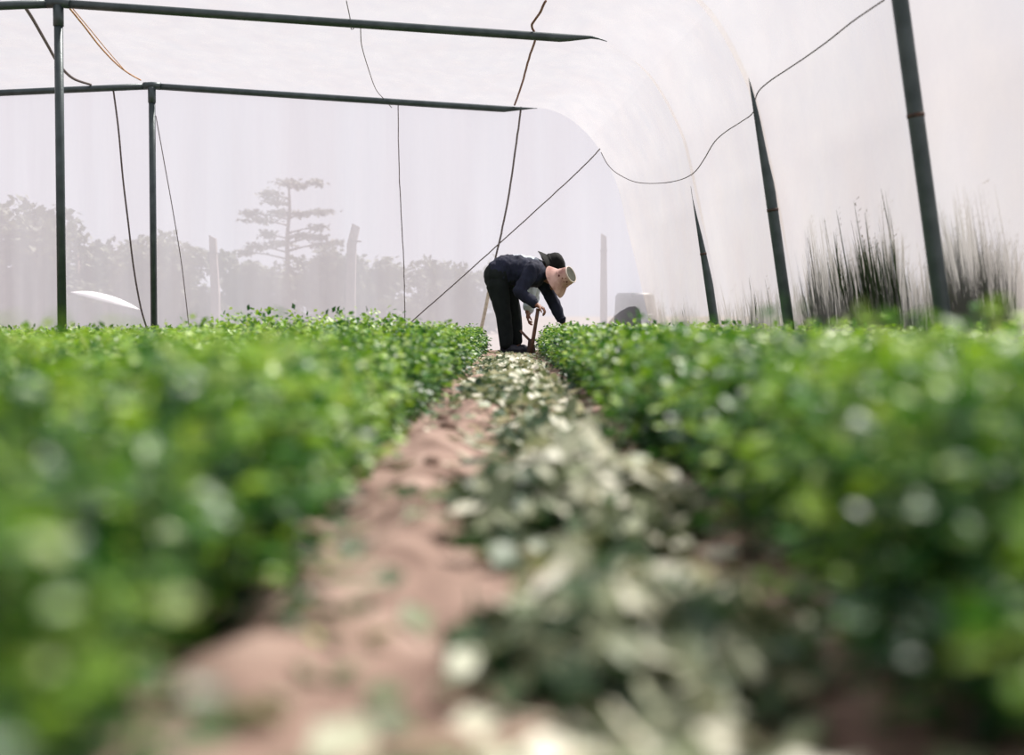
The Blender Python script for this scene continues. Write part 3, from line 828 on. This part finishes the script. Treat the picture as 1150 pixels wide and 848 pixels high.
# loose litter over the whole path
random.seed(31); r = np.random.default_rng(31)
n = 1500; pos = []
while len(pos) < n:
    y = .9 + 14.5 * r.random() ** 1.5
    x = r.normal() * .17 + (.05 if y < 4 else 0)
    keep = .55 if y < 4 and x < -.02 else 1.0
    if abs(x) < .40 and r.random() < keep: pos.append((x, y, soil_h(x, y) + .006 + .012 * r.random()))
v, f = WL[3]
V_, F_, T_ = scatter(v, f, np.array(pos), rand_rots(n, .72, r), .045 * (.6 + .8 * r.random(n)), np.clip(.60 + .24 * r.normal(size=n), 0, 1))
o = link('leaf_litter', mesh_np('leaf_litter', V_, F_, M['wilt'], T_, True)); tag(o, 'loose pale wilted leaves littering the soil path', 'leaf litter', kind='stuff')

# soil clods
for k in range(9):
    y = 1.15 + .42 * k + random.uniform(-.12, .12); x = random.uniform(-.27, -.02); s = random.uniform(.010, .026)
    bm = bmesh.new(); bmesh.ops.create_icosphere(bm, subdivisions=2, radius=s)
    for v_ in bm.verts: v_.co *= 1 + .35 * noise.noise(v_.co * 45 + Vector((k, 0, 0))); 
    for v_ in bm.verts: v_.co.z *= .7
    me = bpy.data.meshes.new('soil_clod'); bm.to_mesh(me); bm.free(); me.materials.append(M['soil'])
    me.polygons.foreach_set('use_smooth', [True] * len(me.polygons))
    o = link('soil_clod', me, None, (x, y, soil_h(x, y) + s * .4)); tag(o, f'reddish brown clod of soil on the bare path, {ordinal(k + 1)} clod from the camera', 'soil clod', 'soil clods on the path')

# ------------------------------------------------------------------ the two workers
def ell(c, r, rot=None, nu=14, nv=10):
    V, Fc = [], []
    for i in range(nv + 1):
        th = math.pi * i / nv
        for k in range(nu):
            ph = 2 * math.pi * k / nu
            p = Vector((r[0] * math.sin(th) * math.cos(ph), r[1] * math.sin(th) * math.sin(ph), r[2] * math.cos(th)))
            if rot is not None: p = rot @ p
            V.append(Vector(c) + p)
    for i in range(nv):
        for k in range(nu):
            k2 = (k + 1) % nu; Fc.append((i * nu + k, (i + 1) * nu + k, (i + 1) * nu + k2, i * nu + k2))
    return V, Fc
def cap(a, b, ra, rb, n=6):
    """tapered limb with rounded ends"""
    a, b = Vector(a), Vector(b); t = (b - a).normalized(); P, R = [], []
    for i in range(5):
        an = math.pi / 2 * (i / 4); P.append(a - t * ra * math.cos(an)); R.append(max(ra * math.sin(an), ra * .04))
    for i in range(1, n): P.append(a.lerp(b, i / n)); R.append(ra + (rb - ra) * i / n)
    for i in range(5):
        an = math.pi / 2 * (i / 4); P.append(b + t * rb * math.sin(an)); R.append(max(rb * math.cos(an), rb * .04))
    return tube_data(P, R, 14)
def chain(pts):
    out = []
    for (a, ra), (b, rb) in zip(pts[:-1], pts[1:]): out.append(cap(a, b, ra, rb))
    return out
def blend(name, pieces, voxel, smooth_it, mat, parent, wrinkle=0.0, wscale=14):
    """union of rounded pieces re-surfaced as one continuous skin"""
    V, Fc = [], []
    for v, f in pieces:
        o = len(V); V += list(v); Fc += [tuple(i + o for i in q) for q in f]
    me = mesh(name + '_raw', V, Fc)
    ob = bpy.data.objects.new(name + '_raw', me); col.objects.link(ob)
    md = ob.modifiers.new('r', 'REMESH'); md.mode = 'VOXEL'; md.voxel_size = voxel
    if smooth_it:
        ms = ob.modifiers.new('s', 'SMOOTH'); ms.factor = .5; ms.iterations = smooth_it
    dg = bpy.context.evaluated_depsgraph_get()
    out = bpy.data.meshes.new_from_object(ob.evaluated_get(dg)); out.name = name
    bpy.data.objects.remove(ob); bpy.data.meshes.remove(me)
    if wrinkle:
        co = np.empty(len(out.vertices) * 3, np.float32); no = np.empty_like(co)
        out.vertices.foreach_get('co', co); out.vertices.foreach_get('normal', no)
        co = co.reshape(-1, 3); no = no.reshape(-1, 3)
        dsp = np.array([noise.noise(Vector((c[0] * wscale, c[1] * wscale * .7, c[2] * wscale * .55))) + .5 * noise.noise(Vector((c[0] * wscale * 2.3, c[1] * wscale * 1.5, c[2] * wscale))) for c in co])
        co = co + no * (dsp * wrinkle)[:, None]
        out.vertices.foreach_set('co', co.astype(np.float32).ravel()); out.update()
    out.materials.clear(); out.materials.append(mat)
    out.polygons.foreach_set('use_smooth', [True] * len(out.polygons))
    return link(name, out, parent)
def axis_rot(n):
    return Vector(n).normalized().to_track_quat('Z', 'Y').to_matrix()

def hand(wrist, fwd, down, side, spread=1.0, curl=.5):
    """palm, four unequal bent fingers and a thumb leaving the side of the palm"""
    w_ = Vector(wrist); f = Vector(fwd).normalized(); dn = Vector(down); dn = (dn - f * dn.dot(f)).normalized(); sd_ = f.cross(dn).normalized() * side
    out = [cap(w_ - f * .03, w_ + f * .02, .026, .024)]
    for q in (-1.4, -.5, .5, 1.4): out.append(cap(w_ + f * .015 + sd_ * q * .014, w_ + f * .075 + sd_ * q * .019, .0135, .0125))
    for q, ln in zip((-1.5, -.5, .5, 1.5), (.060, .074, .078, .068)):
        k0 = w_ + f * .085 + sd_ * q * .0195 * spread
        d1 = (f * (1 - curl * .45) + dn * curl).normalized(); d2 = (f * (1 - curl * 1.1) + dn * (.35 + curl)).normalized(); d3 = (f * (.5 - curl * 1.2) + dn).normalized()
        k1 = k0 + d1 * ln * .46; k2 = k1 + d2 * ln * .32; k3 = k2 + d3 * ln * .24
        out += [cap(k0 - f * .012, k1, .0098, .0088, 3), cap(k1, k2, .0088, .008, 3), cap(k2, k3, .008, .007, 3)]
    b0 = w_ + f * .03 - sd_ * .022; b1 = b0 - sd_ * .028 + f * .025 + dn * .018; b2 = b1 + f * .028 + dn * .020 - sd_ * .004
    out += [cap(b0, b1, .013, .011, 3), cap(b1, b2, .0105, .0085, 3)]
    return out

def head_pieces(c, crown, face):
    c = Vector(c); n = Vector(crown).normalized(); f = Vector(face); f = (f - n * f.dot(n)).normalized(); s_ = n.cross(f)
    R3 = Matrix((s_, f, n)).transposed()
    out = [ell(c + n * .02, (.074, .092, .10), R3), ell(c - n * .055 + f * .022, (.054, .062, .062), R3), ell(c - n * .098 + f * .052, (.024, .022, .02), R3)]
    out += [cap(c + f * .082 + n * .01, c + f * .103 - n * .028, .010, .015, 3)]
    for q in (-1, 1):
        out += [ell(c + s_ * q * .074 - n * .01, (.011, .02, .031), R3), ell(c + f * .082 + s_ * q * .036 + n * .026, (.026, .012, .009), R3), ell(c + f * .064 + s_ * q * .042 - n * .022, (.024, .022, .02), R3)]
    out += [ell(c + f * .088 - n * .058, (.024, .011, .007), R3), ell(c + f * .085 - n * .069, (.021, .011, .008), R3)]
    return out, R3, n, f, s_

def lathe(prof, c, n, seg=28, wob=0.0, seed=0, sq=1.0):
    R3 = axis_rot(n); V, Fc = [], []
    for i, (r_, h) in enumerate(prof):
        for k in range(seg):
            a = 2 * math.pi * k / seg
            wv = wob * (r_ / prof[0][0]) ** 2 * (math.sin(2 * a + seed) + .6 * math.sin(3 * a + 1.7 * seed)) if wob else 0
            V.append(Vector(c) + R3 @ Vector((r_ * math.cos(a) * sq, r_ * math.sin(a), h + wv)))
    for i in range(len(prof) - 1):
        for k in range(seg):
            k2 = (k + 1) % seg; Fc.append((i * seg + k, i * seg + k2, (i + 1) * seg + k2, (i + 1) * seg + k))
    return V, Fc

S1 = F_PX / 15.2
def Q(x, y, lat=0.0): return Vector(((x - CX) / S1, lat, (HORIZON - y) / S1 + .305))

def worker(name, label, loc, shirt_mat, pose, hat):
    t = empty(name, loc); tag(t, label, 'person')
    P = pose
    hd, R3, n, f, s_ = head_pieces(P['head'], P['crown'], P['face'])
    # body: legs, trunk, neck, head, arms and hands in one skin
    body = chain([(P['hipN'], .085), (P['kneeN'], .055), (P['ankleN'], .038)]) + chain([(P['hipF'], .085), (P['kneeF'], .055), (P['ankleF'], .038)])
    body += chain([(P['pelvis'], .12), (P['waist'], .11), (P['chest'], .12), (P['neck'], .055), (P['head'] - n * .05, .050)])
    body += chain([(P['shN'], .055), (P['elN'], .040), (P['wrN'], .027)]) + chain([(P['shF'], .055), (P['elF'], .040), (P['wrF'], .027)])
    body += hd + hand(*P['handN']) + hand(*P['handF'])
    blend('body', body, .0048, 3, M['skin'], t)
    # trousers
    pel = Vector(P['pelvis'])
    tr = chain([(Vector(P['hipN']), .118), (P['kneeN'], .088), (P['cuffN'], .074)]) + chain([(Vector(P['hipF']), .112), (P['kneeF'], .080), (P['cuffF'], .062)])
    tr += [ell(pel + Vector((-.004, 0, -.025)), (.168, .19, .160)), ell(pel + Vector((.05, 0, -.01)), (.14, .175, .15))]
    blend('trousers', tr, .011, 3, M['black_trouser'], t, .0095, 11)
    # shirt
    ch, wa = Vector(P['chest']), Vector(P['waist'])
    sh = [ell(wa, (.19, .175, .165)), ell(ch, (.165, .195, .150)), ell(wa.lerp(ch, .5), (.19, .185, .16)), ell(pel.lerp(wa, .45) + Vector((0, 0, .02)), (.175, .183, .168)), ell(pel.lerp(wa, .1), (.160, .186, .160))]
    sh += [cap(ch, Vector(P['neck']), .10, .066)]
    for s in 'NF':
        sh += chain([(ch.lerp(Vector(P['sh' + s]), .55), .105), (P['sh' + s], .088), (P['el' + s], .070), (P['sl' + s], .052)])
    so = blend('shirt', sh, .010, 3, shirt_mat, t, .0150, 16)
    # cuffs as turned hems
    for s in 'NF':
        a = Vector(P['el' + s]); b = Vector(P['sl' + s]); d_ = (b - a).normalized()
        V_, F_ = tube_data([b - d_ * .012, b, b + d_ * .014], [.052, .054, .050], 14); link('cuff', mesh('cuff', V_, F_, shirt_mat), so)
    # shoes
    for s, sgn in (('N', -1), ('F', 1)):
        a = Vector(P['ankle' + s]); a.z = 0
        toe = Vector(P['toe'])
        pc = [ell(a + Vector((-.03, 0, .042)), (.052, .042, .045)), cap(a + Vector((-.03, 0, .035)), a + toe * .15 + Vector((0, 0, .030)), .040, .034), ell(a + toe * .06 + Vector((0, 0, .05)), (.06, .04, .035))]
        sh_ = blend('shoe', pc, .009, 2, M['shoe'], t)
        V_, F_ = [], []
        for zz in (.0, .016):
            for k in range(20):
                an = 2 * math.pi * k / 20; dr = toe * math.cos(an) * .135 + Vector((-toe.y, toe.x, 0)) * math.sin(an) * .047
                V_.append(a + toe * .05 + dr + Vector((0, 0, zz)))
        F_ = [(k, (k + 1) % 20, 20 + (k + 1) % 20, 20 + k) for k in range(20)] + [tuple(range(20))[::-1], tuple(range(20, 40))]
        link('sole', mesh('sole', V_, F_, M['shoe'], False), sh_)
    # hair and eyes
    h = Vector(P['head'])
    blend('hair', [ell(h + n * .045 - f * .016, (.082, .092, .084), R3), ell(h - f * .05 - n * .02, (.072, .05, .085), R3)], .011, 2, M['hair'], t)
    for q in (-1, 1):
        V_, F_ = ell(h + f * .083 + s_ * q * .033 + n * .008, (.013, .008, .007), R3, 10, 8); link('eye', mesh('eye', V_, F_, M['eye']), t)
    hat(t)
    return t

# worker in navy, bent over with a hand on the tool handle
hat_n = Vector((.79, -.48, .36)).normalized(); hat_c = Q(626.5, 316.5, -.05)
lathe_ = lathe
def pink_hat(t):
    lathe = lambda prof, c, n, seg=28, wob=0.0, seed=0: lathe_(([(r_ * .88, h_ * .86) for r_, h_ in prof]), c, n, seg, wob, seed)
    root = link('sun_hat', mesh('sun_hat', *lathe([(.205, -.035), (.190, -.018), (.165, .010), (.138, .040), (.122, .060), (.118, .085), (.110, .150), (.101, .192)], hat_c, hat_n, 36, .016, 1.2), M['pink_hat']), t)
    tag(root, 'faded pink bucket sun hat with dark print and olive top')
    top = lathe([(.101, .192), (.094, .197), (.060, .190), (.002, .188)], hat_c, hat_n, 32)
    tp = link('hat_top', mesh('hat_top', *top, M['olive']), root)
    link('hat_piping', mesh('hat_piping', *lathe([(.104, .186), (.107, .194), (.103, .201), (.096, .199), (.096, .192), (.104, .186)], hat_c, hat_n, 32), M['piping']), root)
    link('hat_band', mesh('hat_band', *lathe([(.1235, .066), (.1225, .082), (.1195, .084), (.1205, .064)], hat_c, hat_n, 32), M['pink_hat']), root)
    R3 = axis_rot(hat_n)
    rr = random.Random(4)
    for k in range(22):                       # printed flowers, flat on the crown side
        a = rr.random() * 6.283; h_ = rr.uniform(.085, .170); r_ = .1185 - (h_ - .085) * .125 + .0025
        o_ = Vector((math.cos(a), math.sin(a), .12)).normalized(); r_ *= .885; c_ = hat_c + R3 @ Vector((r_ * math.cos(a), r_ * math.sin(a), h_ * .86))
        tx = R3 @ Vector((-math.sin(a), math.cos(a), 0)); tz = R3 @ Vector((-.12 * math.cos(a), -.12 * math.sin(a), .99))
        s = rr.uniform(.007, .016); V_ = [c_]
        for q in range(10):
            an = 2 * math.pi * q / 10; q_ = s * (1.1 if q % 2 else .65); V_.append(c_ + tx * math.cos(an) * q_ + tz * math.sin(an) * q_)
        link('printed_flower', mesh('printed_flower', V_, [(0, q + 1, (q + 1) % 10 + 1) for q in range(10)], M['flower'], False), root)
    V_, F_ = tube_data(catmull([hat_c + Vector((-.02, -.10, -.03)), Vector((.50, -.09, .66)), Vector((.47, 0, .63)), hat_c + Vector((-.03, .10, -.05))], 5), .004, 6)
    link('chin_strap', mesh('chin_strap', V_, F_, M['pink_hat']), root)

N1 = dict(
    pelvis=Q(560.5, 309.5), waist=Q(577, 304.5), chest=Q(597, 309), neck=Q(612, 312, -.02), head=Q(627.5, 316.5, -.06), crown=hat_n, face=(-.1, -.35, -1),
    hipN=Q(559, 322, -.085), kneeN=Q(565, 353, -.10), ankleN=Q(570, 391, -.11), cuffN=Q(569, 387, -.11),
    hipF=Q(568, 322, .085), kneeF=Q(577.5, 352, .09), ankleF=Q(581, 388.5, .10), cuffF=Q(580.5, 384, .10),
    shN=Q(598, 305, -.185), elN=Q(582.5, 329.5, -.27), wrN=Q(602, 344, -.33), slN=Q(598.5, 341.5, -.318),
    shF=Q(608, 312, .15), elF=Q(621, 338, .19), wrF=Q(633, 364, .17), slF=Q(631, 360, .172), toe=Vector((.93, -.36, 0)),
    handN=(Q(602.5, 344.5, -.335), (.85, -.15, -.45), (.1, 0, -1), 1, 1.15, .75),
    handF=(Q(633.5, 365, .17), (.35, -.05, -.9), (-.8, -.1, -.3), -1, 1.0, .5))
BASE1 = Vector((0, 15.2, .012))
worker('person', 'person in navy shirt, black trousers and pink sun hat bending over the path', BASE1, M['navy'], N1, pink_hat)

# worker behind, in a pale shirt and black hat
def shift(p, dx, dz): return Vector(p) + Vector((dx, 0, dz))
N2 = {}
for k, v_ in N1.items():
    if k in ('crown', 'face', 'toe', 'handN', 'handF'): continue
    up = .045 if k in ('pelvis', 'waist', 'chest', 'neck', 'head', 'shN', 'shF') else (.02 if k.startswith('hip') else 0)
    N2[k] = shift(v_, .005, up)
N2['neck'] = Q(608, 303); N2['head'] = Q(619, 298, -.02); N2['chest'] = Q(597, 302.5)
N2['waist'] = Q(580, 301.5); N2['pelvis'] = Q(563, 308)
N2['shN'] = Q(598, 306, -.17); N2['elN'] = Q(595, 330, -.20); N2['slN'] = Q(592.5, 345, -.21); N2['wrN'] = Q(592, 349, -.21)
N2['shF'] = Q(603, 306, .16); N2['elF'] = Q(600, 332, .2); N2['wrF'] = Q(594, 352, .15); N2['slF'] = Q(595, 348, .155)
N2['hipN'] = Q(560, 320, -.085); N2['hipF'] = Q(564, 320, .085)
N2['kneeN'] = Q(567, 353, -.09); N2['kneeF'] = Q(570, 353, .09)
N2['ankleN'] = Q(570, 392, -.10); N2['cuffN'] = Q(570, 387, -.10); N2['ankleF'] = Q(572, 392, .10); N2['cuffF'] = Q(572, 387, .10)
n2 = Vector((.80, -.10, .34)).normalized()
N2['crown'] = n2; N2['face'] = (.2, -.1, -1); N2['toe'] = Vector((1, 0, 0))
N2['handN'] = (N2['wrN'] + Vector((0, 0, -.005)), (-.02, -.05, -1), (.6, 0, -.2), 1, 1.0, .45)
N2['handF'] = (N2['wrF'], (-.1, -.1, -1), (.6, 0, -.2), -1, 1.0, .45)
hc2 = Q(616.5, 298, -.02)
def black_hat(t):
    root = link('sun_hat', mesh('sun_hat', *lathe([(.200, -.030), (.180, -.008), (.150, .018), (.126, .040), (.122, .075), (.112, .130), (.090, .165), (.050, .183), (.002, .188)], hc2, n2, 36, .026, 2.6), M['black_hat']), t)
    tag(root, 'black floppy bucket hat')
    link('hat_band', mesh('hat_band', *lathe([(.129, .044), (.1275, .068), (.1235, .070), (.125, .042)], hc2, n2, 32), M['black_hat']), root)
BASE2 = Vector((.005, 15.78, .012))
worker('person', 'person in pale shirt and black hat bending, mostly hidden behind the navy worker', BASE2, M['pale_shirt'], N2, black_hat)

# the digging tool under the hand
t = empty('hoe', (BASE1.x + .20, BASE1.y - .36, 0)); tag(t, 'brown wooden hoe standing upright under the navy worker hand', 'hoe')
L0 = t.location
a = Q(595.5, 399) ; b = Q(603.5, 348.5)
ax, bx = Vector((a.x - .20, 0, .0)), Vector((b.x - .20, 0, b.z + .005))
V_, F_ = tube_data([ax, ax.lerp(bx, .35), ax.lerp(bx, .7), bx], [.024, .021, .019, .020], 12); link('handle', mesh('handle', V_, F_, M['wood']), t)
V_, F_ = tube_data([bx - (bx - ax).normalized() * .012, bx + (bx - ax).normalized() * .010], [.023, .021], 12); link('handle_knob', mesh('handle_knob', V_, F_, M['wood']), t)
c0, c1 = Q(584, 371), Q(597.5, 385)
V_, F_ = tube_data([Vector((c0.x - .20, .05, c0.z)), Vector((c1.x - .20, 0, c1.z))], [.013, .014], 10); link('side_grip', mesh('side_grip', V_, F_, M['wood']), t)
V_ = [Vector((x_ + .0, y_, z_)) for x_, y_, z_ in [(-.05, -.02, .0), (.05, -.02, .0), (.05, .0, .0), (-.05, .0, .0), (-.03, -.01, .16), (.03, -.01, .16), (.03, .008, .16), (-.03, .008, .16)]]
link('blade', mesh('blade', V_, [(0, 1, 5, 4), (1, 2, 6, 5), (2, 3, 7, 6), (3, 0, 4, 7), (4, 5, 6, 7), (3, 2, 1, 0)], M['joint'], False), t)
print('plants', count)
